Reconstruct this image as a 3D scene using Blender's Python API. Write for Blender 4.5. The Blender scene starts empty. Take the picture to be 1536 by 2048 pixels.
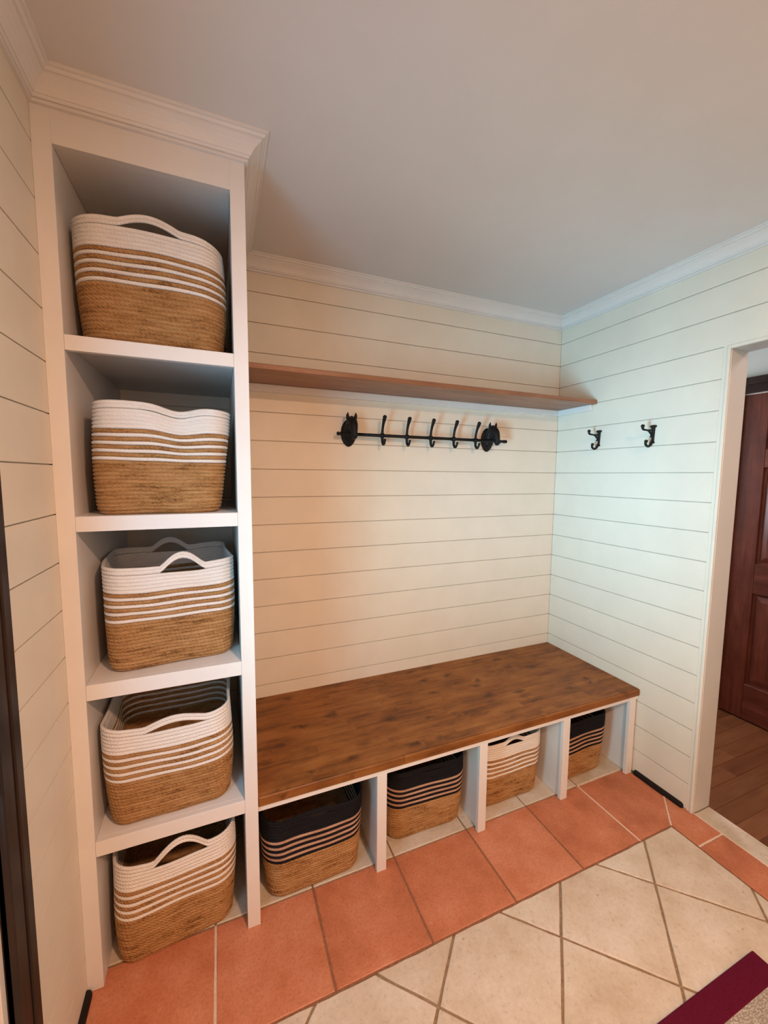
import bpy, bmesh, math, random
import numpy as np
from mathutils import Vector, Matrix

random.seed(7)
rng = np.random.default_rng(7)
SC = bpy.context.scene
COL = SC.collection
PI = math.pi

# ------------------------------------------------------------------ camera
cam_d = bpy.data.cameras.new('camera')
cam = bpy.data.objects.new('camera', cam_d)
COL.objects.link(cam)
cam_d.sensor_fit = 'HORIZONTAL'
cam_d.sensor_width = 36.0
cam_d.lens = 800.54 * 36.0 / 1536.0
cam_d.clip_start = 0.02
_F = Vector((0.37931061, 0.92080414, -0.09079201))
_R = Vector((0.92487927, -0.38017011, 0.00830811))
_U = Vector((0.02686627, 0.087123, 0.99583522))
_m = Matrix((_R, _U, -_F)).transposed().to_4x4()
_m.translation = Vector((-1.93105978, -1.90303802, 1.507425))
cam.matrix_world = _m
SC.camera = cam

# ------------------------------------------------------------------ world, lights, exposure
world = bpy.data.worlds.new('world')
SC.world = world
world.use_nodes = True
world.node_tree.nodes['Background'].inputs[0].default_value = (0.75, 0.85, 1.0, 1)
world.node_tree.nodes['Background'].inputs[1].default_value = 0.05


def area_light(name, loc, target, sx, sy, power, color, shape='RECTANGLE', spread=180):
    d = bpy.data.lights.new(name, 'AREA')
    d.shape = shape
    d.size = sx
    d.size_y = sy
    d.energy = power
    d.color = color
    d.spread = math.radians(spread)
    o = bpy.data.objects.new(name, d)
    COL.objects.link(o)
    o.location = loc
    v = Vector(target) - Vector(loc)
    o.rotation_euler = v.to_track_quat('-Z', 'Y').to_euler()
    return o


WARM = (1.0, 0.57, 0.37)
area_light('ceiling_lamp', (-1.30, -2.50, 2.425), (-1.30, -2.50, 0), 0.16, 0.16, 51, WARM, 'DISK')
# daylight through the glazed door in the left wall: open sky and the brighter ground outside
area_light('daylight', (-2.30, -1.22, 1.30), (0, -0.52, 1.25), 0.34, 1.15, 8.1, (0.285, 0.69, 1.0), spread=150)
area_light('daylight', (-2.30, -1.22, 1.10), (0, -0.64, 1.50), 0.34, 1.0, 3.6, (0.36, 1.0, 0.92), spread=90)
area_light('daylight', (-2.30, -1.22, 1.10), (0, -0.42, 1.60), 0.34, 0.8, 6.2, (0.30, 0.66, 1.0), spread=60)
# unseen ceiling light, added to brighten the hall beyond the doorway
area_light('hall_fill', (0.62, -1.5, 2.40), (0.62, -1.5, 0), 0.3, 0.3, 6.0, (1.0, 0.8, 0.8))
area_light('hall_sheen_light', (0.60, 0.47, 1.55), (0.75, -1.0, 1.45), 0.6, 0.9, 16.0, (0.92, 0.88, 1.0))  # added for a supposed hall-end window, to put sheen on the door

SC.view_settings.view_transform = 'Standard'
SC.view_settings.look = 'None'
SC.view_settings.gamma = 1.0
SC.view_settings.use_curve_mapping = False
SC.view_settings.exposure = 0.0
try:
    SC.cycles.use_denoising = True
    SC.cycles.max_bounces = 10
    SC.cycles.diffuse_bounces = 3
    SC.cycles.sample_clamp_indirect = 4
except Exception:
    pass

# ------------------------------------------------------------------ materials


def mat(name, color=(0.8, 0.8, 0.8), rough=0.5, spec=0.5, metallic=0.0):
    m = bpy.data.materials.new(name)
    m.use_nodes = True
    b = m.node_tree.nodes['Principled BSDF']
    b.inputs['Base Color'].default_value = (*color, 1)
    b.inputs['Roughness'].default_value = rough
    b.inputs['Specular IOR Level'].default_value = spec
    b.inputs['Metallic'].default_value = metallic
    return m, m.node_tree, b


def N(nt, typ, **kw):
    n = nt.nodes.new(typ)
    for k, v in kw.items():
        setattr(n, k, v)
    return n


def ramp(nt, stops):
    r = nt.nodes.new('ShaderNodeValToRGB')
    el = r.color_ramp.elements
    while len(el) < len(stops):
        el.new(0.5)
    for e, (p, c) in zip(el, stops):
        e.position = p
        e.color = (*c, 1)
    return r


def noise(nt, vec, scale, detail=3, rough=0.55):
    n = nt.nodes.new('ShaderNodeTexNoise')
    n.inputs['Scale'].default_value = scale
    n.inputs['Detail'].default_value = detail
    n.inputs['Roughness'].default_value = rough
    nt.links.new(vec, n.inputs['Vector'])
    return n.outputs['Fac']


def mapping(nt, vec, scale=(1, 1, 1), loc=(0, 0, 0)):
    m = nt.nodes.new('ShaderNodeMapping')
    m.inputs['Scale'].default_value = scale
    m.inputs['Location'].default_value = loc
    nt.links.new(vec, m.inputs['Vector'])
    return m.outputs['Vector']


def math_node(nt, op, a, b=None):
    n = nt.nodes.new('ShaderNodeMath')
    n.operation = op
    for i, v in enumerate((a, b)):
        if v is None:
            continue
        if hasattr(v, 'links'):
            nt.links.new(v, n.inputs[i])
        else:
            n.inputs[i].default_value = v
    return n.outputs[0]


def mixc(nt, fac, a, b, mode='MIX'):
    n = nt.nodes.new('ShaderNodeMix')
    n.data_type = 'RGBA'
    n.blend_type = mode
    for s, v in ((n.inputs[0], fac), (n.inputs[6], a), (n.inputs[7], b)):
        if hasattr(v, 'links'):
            nt.links.new(v, s)
        elif isinstance(v, (int, float)):
            s.default_value = v
        else:
            s.default_value = (*v, 1)
    return n.outputs[2]


def bump(nt, bsdf, height, strength=0.3, dist=0.002):
    n = nt.nodes.new('ShaderNodeBump')
    n.inputs['Strength'].default_value = strength
    n.inputs['Distance'].default_value = dist
    nt.links.new(height, n.inputs['Height'])
    nt.links.new(n.outputs[0], bsdf.inputs['Normal'])


def geo_pos(nt):
    return nt.nodes.new('ShaderNodeNewGeometry').outputs['Position']


def paint(name, color, rough=0.45, var=0.03, spec=0.35):
    m, nt, b = mat(name, color, rough, spec)
    p = geo_pos(nt)
    f = noise(nt, p, 6, 3)
    d = tuple(c * (1 - var) for c in color)
    l = tuple(min(1, c * (1 + var)) for c in color)
    r = ramp(nt, [(0.3, d), (0.7, l)])
    nt.links.new(f, r.inputs[0])
    nt.links.new(r.outputs[0], b.inputs['Base Color'])
    bump(nt, b, noise(nt, p, 260, 2), 0.06, 0.001)
    return m


M = {}
M['plank_paint'] = paint('plank_paint', (0.78, 0.725, 0.61), 0.5)
M['groove'] = paint('groove_backing', (0.62, 0.55, 0.46), 0.7)  # darker than the planks: groove shade put into the backing colour
M['white_paint'] = paint('white_paint', (0.785, 0.77, 0.745), 0.38)
M['shaded_white_paint'] = paint('shaded_white_paint', (0.64, 0.63, 0.57), 0.4)  # same white paint, darkened to put the jamb's shade into its colour
M['ceiling_paint'] = paint('ceiling_paint', (0.76, 0.74, 0.72), 0.85, 0.015, 0.1)
M['hall_paint'] = paint('hall_paint', (0.58, 0.68, 0.64), 0.7)
M['caulk'] = paint('caulk', (0.72, 0.68, 0.62), 0.6)


def iron():
    m, nt, b = mat('black_iron', (0.007, 0.0065, 0.006), 0.55, 0.25, 0.0)
    p = geo_pos(nt)
    bump(nt, b, noise(nt, p, 180, 3), 0.25, 0.002)
    return m


M['iron'] = iron()
M['shoe'] = paint('dark_shoe', (0.013, 0.009, 0.008), 0.6, 0.03, 0.2)
M['nickel'] = mat('nickel', (0.55, 0.53, 0.5), 0.35, 0.5, 1.0)[0]
M['void'] = mat('dark_gap', (0.015, 0.01, 0.008), 0.8)[0]


def wood(name, dark, mid, light, axis=0, rough=0.35, scale=1.0, rand=0.35, blotch=0.6, knots=False, spec=0.5):
    """grain along the given local axis, colour varied per object"""
    m, nt, b = mat(name, mid, rough, spec)
    oi = nt.nodes.new('ShaderNodeObjectInfo')
    add = nt.nodes.new('ShaderNodeVectorMath')
    add.operation = 'ADD'
    sc = nt.nodes.new('ShaderNodeVectorMath')
    sc.operation = 'SCALE'
    sc.inputs['Scale'].default_value = 37.0
    comb = nt.nodes.new('ShaderNodeCombineXYZ')
    for i in range(3):
        nt.links.new(oi.outputs['Random'], comb.inputs[i])
    nt.links.new(comb.outputs[0], sc.inputs[0])
    nt.links.new(geo_pos(nt), add.inputs[0])
    nt.links.new(sc.outputs[0], add.inputs[1])
    s = [22 * scale] * 3
    s[axis] = 2.2 * scale
    s2 = [90 * scale] * 3
    s2[axis] = 3 * scale
    g1 = noise(nt, mapping(nt, add.outputs[0], s), 1.0, 4, 0.6)
    g2 = noise(nt, mapping(nt, add.outputs[0], s2), 1.0, 2, 0.6)
    s3 = [14 * scale] * 3
    s3[axis] = 6 * scale
    bl = noise(nt, mapping(nt, geo_pos(nt), s3), 1.0, 4, 0.65)
    f = math_node(nt, 'ADD', math_node(nt, 'MULTIPLY', g1, 0.45), math_node(nt, 'MULTIPLY', g2, 0.2))
    f = math_node(nt, 'ADD', f, math_node(nt, 'MULTIPLY', bl, blotch * 0.55))
    f = math_node(nt, 'ADD', f, math_node(nt, 'MULTIPLY', math_node(nt, 'SUBTRACT', oi.outputs['Random'], 0.5), rand * 0.5))
    c0 = 0.325 + blotch * 0.275
    r = ramp(nt, [(c0 - 0.2, dark), (c0, mid), (c0 + 0.2, light)])
    nt.links.new(f, r.inputs[0])
    c = r.outputs[0]
    if knots:
        # small dark knots and figure, drawn out along the grain
        s4 = [17 * scale] * 3
        s4[axis] = 7.5 * scale
        wn = nt.nodes.new('ShaderNodeTexNoise')
        wn.inputs['Scale'].default_value = 25
        nt.links.new(geo_pos(nt), wn.inputs['Vector'])
        wv = nt.nodes.new('ShaderNodeVectorMath')
        wv.operation = 'SCALE'
        wv.inputs['Scale'].default_value = 0.055
        nt.links.new(wn.outputs['Color'], wv.inputs[0])
        wa = nt.nodes.new('ShaderNodeVectorMath')
        wa.operation = 'ADD'
        nt.links.new(geo_pos(nt), wa.inputs[0])
        nt.links.new(wv.outputs[0], wa.inputs[1])
        vo = nt.nodes.new('ShaderNodeTexVoronoi')
        vo.inputs['Scale'].default_value = 1.0
        nt.links.new(mapping(nt, wa.outputs[0], s4), vo.inputs['Vector'])
        kr = ramp(nt, [(0.08, (1, 1, 1)), (0.36, (0, 0, 0))])
        nt.links.new(vo.outputs['Distance'], kr.inputs[0])
        pick = nt.nodes.new('ShaderNodeSeparateXYZ')
        nt.links.new(vo.outputs['Color'], pick.inputs[0])
        pr = ramp(nt, [(0.36, (0, 0, 0)), (0.60, (1, 1, 1))])
        nt.links.new(pick.outputs[0], pr.inputs[0])
        k = math_node(nt, 'MULTIPLY', math_node(nt, 'MULTIPLY', kr.outputs[0], pr.outputs[0]), 0.85)
        c = mixc(nt, k, c, tuple(x * 0.75 for x in dark))
    nt.links.new(c, b.inputs['Base Color'])
    bump(nt, b, g2, 0.08, 0.001)
    return m


M['bench_wood'] = wood('stained_pine', (0.075, 0.022, 0.005), (0.235, 0.082, 0.017), (0.36, 0.145, 0.036), 0, 0.42, 1.0, 0.13, 1.0, True, 0.25)
M['shelf_wood'] = wood('stained_shelf_pine', (0.12, 0.042, 0.018), (0.25, 0.10, 0.045), (0.36, 0.16, 0.08), 0, 0.4, 1.0, 0.2, 0.6)
M['door_wood'] = wood('mahogany_door', (0.055, 0.012, 0.006), (0.125, 0.032, 0.018), (0.21, 0.066, 0.042), 2, 0.34, 1.0, 0.2, 0.7)
M['door_wood_h'] = wood('mahogany_rail', (0.055, 0.012, 0.006), (0.115, 0.030, 0.017), (0.19, 0.060, 0.038), 1, 0.34, 1.0, 0.2, 0.7)
M['casing_wood'] = wood('dark_casing', (0.010, 0.006, 0.004), (0.024, 0.014, 0.010), (0.05, 0.030, 0.022), 2, 0.45, 1.0, 0.1, 0.6, False, 0.25)
M['hall_wood'] = wood('hall_boards', (0.10, 0.035, 0.012), (0.17, 0.065, 0.024), (0.24, 0.10, 0.042), 0, 0.32, 0.8, 0.35, 0.5)


def terracotta():
    m, nt, b = mat('terracotta', (0.4, 0.16, 0.09), 0.55, 0.4)
    p = geo_pos(nt)
    oi = nt.nodes.new('ShaderNodeObjectInfo')
    f = noise(nt, p, 7, 5, 0.65)
    f = math_node(nt, 'ADD', f, math_node(nt, 'MULTIPLY', math_node(nt, 'SUBTRACT', oi.outputs['Random'], 0.5), 0.22))
    r = ramp(nt, [(0.25, (0.43, 0.140, 0.060)), (0.5, (0.57, 0.205, 0.100)), (0.75, (0.66, 0.28, 0.16))])
    nt.links.new(f, r.inputs[0])
    fine = noise(nt, p, 120, 3, 0.7)
    r2 = ramp(nt, [(0.30, (0.80, 0.78, 0.76)), (0.5, (1, 1, 1)), (0.72, (1.08, 1.08, 1.1))])
    nt.links.new(fine, r2.inputs[0])
    c = mixc(nt, 1.0, r.outputs[0], r2.outputs[0], 'MULTIPLY')
    spots = noise(nt, p, 28, 2, 0.5)
    r3 = ramp(nt, [(0.70, (0, 0, 0)), (0.76, (1, 1, 1))])
    nt.links.new(spots, r3.inputs[0])
    c = mixc(nt, math_node(nt, 'MULTIPLY', r3.outputs[0], 0.3), c, (0.66, 0.40, 0.28))
    nt.links.new(c, b.inputs['Base Color'])
    bump(nt, b, math_node(nt, 'ADD', fine, math_node(nt, 'MULTIPLY', f, 2.0)), 0.18, 0.002)
    return m


def stone():
    m, nt, b = mat('beige_stone', (0.6, 0.5, 0.38), 0.45, 0.4)
    p = geo_pos(nt)
    oi = nt.nodes.new('ShaderNodeObjectInfo')
    f = noise(nt, p, 6.0, 6, 0.68)
    f = math_node(nt, 'ADD', f, math_node(nt, 'MULTIPLY', math_node(nt, 'SUBTRACT', oi.outputs['Random'], 0.5), 0.18))
    r = ramp(nt, [(0.28, (0.53, 0.425, 0.29)), (0.48, (0.64, 0.55, 0.425)), (0.72, (0.73, 0.665, 0.56))])
    nt.links.new(f, r.inputs[0])
    fine = noise(nt, p, 75, 4, 0.75)
    r2 = ramp(nt, [(0.28, (0.72, 0.66, 0.60)), (0.42, (0.97, 0.96, 0.95)), (0.7, (1.05, 1.05, 1.05))])
    nt.links.new(fine, r2.inputs[0])
    c = mixc(nt, 1.0, r.outputs[0], r2.outputs[0], 'MULTIPLY')
    pits = noise(nt, mapping(nt, p, (1, 1, 1), (3, 1, 2)), 42, 2, 0.5)
    r3 = ramp(nt, [(0.24, (1, 1, 1)), (0.29, (0, 0, 0))])
    nt.links.new(pits, r3.inputs[0])
    c = mixc(nt, math_node(nt, 'MULTIPLY', r3.outputs[0], 0.5), c, (0.32, 0.22, 0.13))
    nt.links.new(c, b.inputs['Base Color'])
    bump(nt, b, math_node(nt, 'ADD', fine, math_node(nt, 'MULTIPLY', f, 1.5)), 0.22, 0.002)
    return m


def grout(name, a, bb):
    m, nt, b = mat(name, a, 0.85, 0.2)
    p = geo_pos(nt)
    r = ramp(nt, [(0.3, a), (0.7, bb)])
    nt.links.new(noise(nt, p, 90, 4, 0.7), r.inputs[0])
    nt.links.new(r.outputs[0], b.inputs['Base Color'])
    bump(nt, b, noise(nt, p, 200, 3, 0.7), 0.5, 0.003)
    return m


M['terracotta'] = terracotta()
M['stone'] = stone()
M['grout'] = grout('brown_grout', (0.22, 0.14, 0.075), (0.40, 0.28, 0.17))
M['red_grout'] = grout('rust_grout', (0.24, 0.10, 0.05), (0.34, 0.16, 0.085))
M['white_grout'] = grout('white_grout', (0.70, 0.52, 0.38), (0.82, 0.68, 0.55))


def rope(name, stops, hue_scale, twist, bumps, streak=0.35, rough=0.75):
    """coiled rope: UV u = metres along the coil, v = row number"""
    m, nt, b = mat(name, stops[1][1], rough, 0.2)
    uv = nt.nodes.new('ShaderNodeUVMap').outputs[0]
    sep = nt.nodes.new('ShaderNodeSeparateXYZ')
    nt.links.new(uv, sep.inputs[0])
    u, v = sep.outputs[0], sep.outputs[1]
    row = math_node(nt, 'FLOOR', v)
    fr = math_node(nt, 'FRACT', v)
    oi = nt.nodes.new('ShaderNodeObjectInfo')
    off = math_node(nt, 'ADD', math_node(nt, 'MULTIPLY', row, 7.31), math_node(nt, 'MULTIPLY', oi.outputs['Random'], 90.0))

    def vec(su, sv):
        c = nt.nodes.new('ShaderNodeCombineXYZ')
        nt.links.new(math_node(nt, 'MULTIPLY', u, su), c.inputs[0])
        nt.links.new(off, c.inputs[1])
        nt.links.new(math_node(nt, 'MULTIPLY', fr, sv), c.inputs[2])
        return c.outputs[0]
    big = noise(nt, vec(hue_scale, 0.6), 1.0, 2, 0.5)
    small = noise(nt, vec(hue_scale * 9, 3.0), 1.0, 3, 0.7)
    f = math_node(nt, 'ADD', math_node(nt, 'MULTIPLY', big, 1 - streak), math_node(nt, 'MULTIPLY', small, streak))
    r = ramp(nt, stops)
    nt.links.new(f, r.inputs[0])
    # twisted strands
    ph = math_node(nt, 'ADD', math_node(nt, 'MULTIPLY', u, twist), math_node(nt, 'MULTIPLY', fr, 4.5))
    w = math_node(nt, 'ABSOLUTE', math_node(nt, 'SINE', math_node(nt, 'MULTIPLY', ph, 1.0)))
    w = math_node(nt, 'POWER', w, 0.6)
    # ramp colour used as it is; the strands show only in the bump
    nt.links.new(r.outputs[0], b.inputs['Base Color'])
    h = math_node(nt, 'ADD', math_node(nt, 'MULTIPLY', w, 1.0), math_node(nt, 'MULTIPLY', small, 0.8))
    bump(nt, b, h, bumps, 0.003)
    return m


M['straw'] = rope('seagrass_coil', [(0.33, (0.15, 0.062, 0.018)), (0.46, (0.40, 0.208, 0.075)), (0.70, (0.57, 0.345, 0.155))], 14, 300, 0.7, 0.5)
M['white_rope'] = rope('white_cotton_rope', [(0.2, (0.70, 0.66, 0.61)), (0.5, (0.80, 0.77, 0.72)), (0.8, (0.84, 0.82, 0.78))], 10, 360, 0.45, 0.4)
M['black_rope'] = rope('black_cotton_rope', [(0.2, (0.003, 0.003, 0.005)), (0.5, (0.006, 0.006, 0.008)), (0.8, (0.010, 0.010, 0.013))], 10, 360, 0.4, 0.4)
M['pink_rope'] = rope('pale_straw_coil', [(0.25, (0.32, 0.17, 0.10)), (0.5, (0.50, 0.30, 0.20)), (0.8, (0.60, 0.40, 0.28))], 14, 300, 0.5, 0.4)


def rug_mat(name, c1, c2, scale):
    m, nt, b = mat(name, c1, 0.95, 0.1)
    p = geo_pos(nt)
    v = nt.nodes.new('ShaderNodeTexVoronoi')
    v.inputs['Scale'].default_value = scale
    nt.links.new(mapping(nt, p, (1, 1.6, 1)), v.inputs['Vector'])
    r = ramp(nt, [(0.1, c2), (0.6, c1)])
    nt.links.new(v.outputs['Distance'], r.inputs[0])
    f = noise(nt, p, 300, 3, 0.7)
    r2 = ramp(nt, [(0.3, (0.8, 0.8, 0.8)), (0.7, (1.1, 1.1, 1.1))])
    nt.links.new(f, r2.inputs[0])
    c = mixc(nt, 1.0, r.outputs[0], r2.outputs[0], 'MULTIPLY')
    nt.links.new(c, b.inputs['Base Color'])
    bump(nt, b, math_node(nt, 'SUBTRACT', f, v.outputs['Distance']), 0.6, 0.004)
    return m


M['rug_border'] = rug_mat('burgundy_twill', (0.135, 0.008, 0.030), (0.165, 0.012, 0.04), 500)
M['rug_field'] = rug_mat('jute_field', (0.36, 0.31, 0.25), (0.70, 0.64, 0.54), 150)


def glass_mat():
    m, nt, b = mat('window_glass', (1, 1, 1), 0.02, 0.5)
    b.inputs['Transmission Weight'].default_value = 1.0
    return m


M['glass'] = glass_mat()

# ------------------------------------------------------------------ mesh helpers


def link_mesh(name, verts, faces, m=None, parent=None, smooth=False, uvs=None):
    me = bpy.data.meshes.new(name)
    me.from_pydata([tuple(v) for v in verts], [], [tuple(f) for f in faces])
    if uvs is not None:
        lay = me.uv_layers.new(name='UVMap')
        li = np.empty(len(me.loops), dtype=np.int32)
        me.loops.foreach_get('vertex_index', li)
        lay.data.foreach_set('uv', np.asarray(uvs, dtype=np.float32)[li].ravel())
    if smooth:
        me.shade_smooth()
    me.update()
    if m is not None:
        me.materials.append(m)
    o = bpy.data.objects.new(name, me)
    COL.objects.link(o)
    if parent is not None:
        o.parent = parent
    return o


class MB:
    """collects shapes into one mesh"""

    def __init__(self):
        self.v, self.f = [], []

    def box(self, x0, x1, y0, y1, z0, z1, c=0.0):
        x0, x1 = min(x0, x1), max(x0, x1)
        y0, y1 = min(y0, y1), max(y0, y1)
        z0, z1 = min(z0, z1), max(z0, z1)
        n = len(self.v)
        c = min(c, (x1 - x0) * .45, (y1 - y0) * .45, (z1 - z0) * .45)
        if c <= 0:
            self.v += [(x, y, z) for x in (x0, x1) for y in (y0, y1) for z in (z0, z1)]
            self.f += [tuple(n + i for i in f) for f in ((0, 1, 3, 2), (4, 6, 7, 5), (0, 4, 5, 1), (2, 3, 7, 6), (0, 2, 6, 4), (1, 5, 7, 3))]
            return self
        bm = bmesh.new()
        bmesh.ops.create_cube(bm, size=1)
        for v in bm.verts:
            v.co = Vector((x0 + (v.co.x + .5) * (x1 - x0), y0 + (v.co.y + .5) * (y1 - y0), z0 + (v.co.z + .5) * (z1 - z0)))
        bmesh.ops.bevel(bm, geom=bm.edges[:], offset=c, segments=2 if c > .003 else 1, profile=0.5, affect='EDGES')
        self.add_bm(bm)
        return self

    def add_bm(self, bm):
        n = len(self.v)
        bm.verts.index_update()
        self.v += [tuple(v.co) for v in bm.verts]
        self.f += [tuple(n + v.index for v in f.verts) for f in bm.faces]
        bm.free()

    def tube(self, pts, radii, seg=12, caps=True, squash=None, smooth_n=0):
        """sweep a circle (or ellipse) along points"""
        pts = [Vector(p) for p in pts]
        if not hasattr(radii, '__len__'):
            radii = [radii] * len(pts)
        if smooth_n:
            pts, radii = catmull(pts, list(radii), smooth_n)
        n0 = len(self.v)
        up = None
        for i, p in enumerate(pts):
            a = pts[max(i - 1, 0)]
            b = pts[min(i + 1, len(pts) - 1)]
            t = (b - a).normalized()
            if up is None:
                up = t.orthogonal().normalized()
            else:
                up = (up - t * up.dot(t)).normalized()
            s = t.cross(up)
            r = radii[i]
            for k in range(seg):
                w = 2 * PI * k / seg
                d = up * math.cos(w) + s * math.sin(w)
                if squash:
                    d = Vector((d.x * squash[0], d.y * squash[1], d.z * squash[2]))
                self.v.append(tuple(p + d * r))
        for i in range(len(pts) - 1):
            for k in range(seg):
                a = n0 + i * seg + k
                b = n0 + i * seg + (k + 1) % seg
                self.f.append((a, b, b + seg, a + seg))
        if caps:
            self.f.append(tuple(n0 + k for k in range(seg))[::-1])
            self.f.append(tuple(n0 + (len(pts) - 1) * seg + k for k in range(seg)))
        return self

    def ball(self, c, r, seg=12, rings=8, scale=(1, 1, 1)):
        n0 = len(self.v)
        for i in range(rings + 1):
            th = PI * i / rings
            for k in range(seg):
                ph = 2 * PI * k / seg
                self.v.append((c[0] + r * scale[0] * math.sin(th) * math.cos(ph), c[1] + r * scale[1] * math.sin(th) * math.sin(ph), c[2] + r * scale[2] * math.cos(th)))
        for i in range(rings):
            for k in range(seg):
                a = n0 + i * seg + k
                b = n0 + i * seg + (k + 1) % seg
                self.f.append((a, a + seg, b + seg, b))
        return self

    def build(self, name, m, parent=None, smooth=False):
        o = link_mesh(name, self.v, self.f, m, parent)
        if smooth:
            o.data.shade_auto_smooth(angle=math.radians(45)) if hasattr(o.data, 'shade_auto_smooth') else o.data.shade_smooth()
        return o


def catmull(pts, rad, n):
    P, R = [], []
    L = len(pts)
    for i in range(L - 1):
        p0, p1, p2, p3 = pts[max(i - 1, 0)], pts[i], pts[i + 1], pts[min(i + 2, L - 1)]
        for k in range(n):
            t = k / n
            P.append(0.5 * ((2 * p1) + (p2 - p0) * t + (2 * p0 - 5 * p1 + 4 * p2 - p3) * t * t + (3 * p1 - p0 - 3 * p2 + p3) * t ** 3))
            R.append(rad[i] + (rad[i + 1] - rad[i]) * t)
    P.append(pts[-1])
    R.append(rad[-1])
    return P, R


def smooth_obj(o):
    o.data.shade_smooth()
    return o


def structure(o):
    o['kind'] = 'structure'
    return o


def empty(name, loc=(0, 0, 0), rz=0.0):
    o = bpy.data.objects.new(name, None)
    o.empty_display_size = 0.05
    COL.objects.link(o)
    o.location = loc
    o.rotation_euler = (0, 0, rz)
    return o


def thing(name, label, cat, loc=(0, 0, 0), rz=0.0, group=None):
    o = empty(name, loc, rz)
    o['label'] = label
    o['category'] = cat
    if group:
        o['group'] = group
    return o


def extrude_profile(path_a, path_b, prof, na, nb, name, m, parent=None):
    """prof: list of (d, drop). path_a/b: plan points on the wall line, na/nb: outward (mitred) vectors, z top = CEIL"""
    v, f = [], []
    for (px, py), (nx, ny) in ((path_a, na), (path_b, nb)):
        for d, dr in prof:
            v.append((px + nx * d, py + ny * d, CEIL - dr))
    n = len(prof)
    for i in range(n - 1):
        f.append((i, i + 1, n + i + 1, n + i))
    f.append(tuple(range(n))[::-1])
    f.append(tuple(range(n, 2 * n)))
    f.append((0, n, 2 * n - 1, n - 1))
    return link_mesh(name, v, f, m, parent)


# ------------------------------------------------------------------ dimensions (metres; origin = floor corner of the two panelled walls)
CEIL = 2.44
W = 2.3245           # left wall at x = -W
P = 0.128            # plank pitch
G1 = 2.2997          # topmost groove
GAP = 0.0034
PT = 0.0055           # plank thickness
YF = -3.1            # wall behind the camera
BY = -0.8885         # doorway jamb edge in right wall
OPEN_Z = 2.031
CD = 0.6259          # cabinet depth
CX0, CX1 = -1.841, -W
HX = 1.06            # far wall of the hall

# ------------------------------------------------------------------ walls, ceiling
ceiling = structure(MB().box(-W - .1, 1.4, YF - .1, 0.1, CEIL, CEIL + .06).build('ceiling', M['ceiling_paint']))


def plank_rows():
    """(z0, z1) of every plank from ceiling to floor"""
    edges = [CEIL] + [G1 - i * P for i in range(18)]
    rows = [(edges[i + 1] + GAP / 2, edges[i] - (GAP / 2 if i else 0)) for i in range(len(edges) - 1)]
    rows.append((0.003, edges[-1] - GAP / 2))
    return rows


wall_back = structure(MB().box(-W - .1, .12, PT, .10, 0, CEIL).build('wall_back', M['groove']))
for z0, z1 in plank_rows():
    MB().box(-W, 0, 0, PT + .001, z0, z1, 0.0008).build('plank', M['plank_paint'], wall_back)

wall_right = structure(MB().box(PT, .118, -0.884, 0.0, 0, CEIL).box(PT, .118, -1.80, -0.884, OPEN_Z + .004, CEIL).box(PT, .118, YF, -1.80, 0, CEIL).build('wall_right', M['groove']))
CAS = -0.862
for z0, z1 in plank_rows():
    z0 -= .004 * 0
    if z0 > OPEN_Z - .02:
        MB().box(0, PT + .001, YF, 0.0, z0, z1, 0.0008).build('plank', M['plank_paint'], wall_right)
    else:
        zt = z1
        MB().box(0, PT + .001, CAS, 0.0, z0, zt, 0.0008).build('plank', M['plank_paint'], wall_right)
        MB().box(0, PT + .001, YF, -1.826, z0, zt, 0.0008).build('plank', M['plank_paint'], wall_right)

DY0, DY1 = -1.026, -1.88     # glazed door opening in left wall
wall_left = structure(MB().box(-W - .10, -W - PT, DY0, 0, 0, CEIL).box(-W - .10, -W - PT, DY1, DY0, 2.05, CEIL).box(-W - .10, -W - PT, YF, DY1, 0, CEIL).build('wall_left', M['groove']))
LC = -0.924                   # planks stop at the dark casing
for z0, z1 in plank_rows():
    z0b, z1b = z0 - .0035, z1 - .0035
    z0b = max(z0b, 0.003)
    if z1 >= CEIL - .001:
        z1b = CEIL
    if z0 > 2.14:
        MB().box(-W - PT - .001, -W, YF, 0, z0b, z1b, 0.0008).build('plank', M['plank_paint'], wall_left)
    else:
        MB().box(-W - PT - .001, -W, LC, 0, z0b, z1b, 0).build('plank', M['plank_paint'], wall_left)
        MB().box(-W - PT - .001, -W, YF, DY1 - .115, z0b, z1b, 0.0008).build('plank', M['plank_paint'], wall_left)

structure(MB().box(-W - .1, .12, YF - .1, YF, 0, CEIL).build('wall_front', M['plank_paint']))

# crown moulding
PROF = [(0.0, .059), (.0092, .059), (.0098, .0584), (.0098, .0530), (.0092, .0524), (.0066, .0518), (.0072, .0500), (.0105, .0490), (.0132, .0468), (.0142, .0440),
        (.0172, .0436), (.0205, .0375), (.0265, .0295), (.0345, .0225), (.0440, .0165), (.0452, .0160), (.0452, .0124), (.0500, .0120), (.0530, .0098), (.0544, .0068), (.0610, .0064), (.0620, .0056), (.0620, 0.0), (0.0, 0.0)]


def crown(name, a, b, na, nb, parent=None):
    o = extrude_profile(a, b, PROF, na, nb, name, M['white_paint'], parent)
    return o


structure(crown('trim_1', (-W, YF), (-W, -CD), (1, 0), (1, -1)))
structure(crown('trim_2', (CX0, 0), (0, 0), (1, -1), (-1, -1)))
structure(crown('trim_3', (0, 0), (0, YF), (-1, -1), (-1, 0)))

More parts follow.
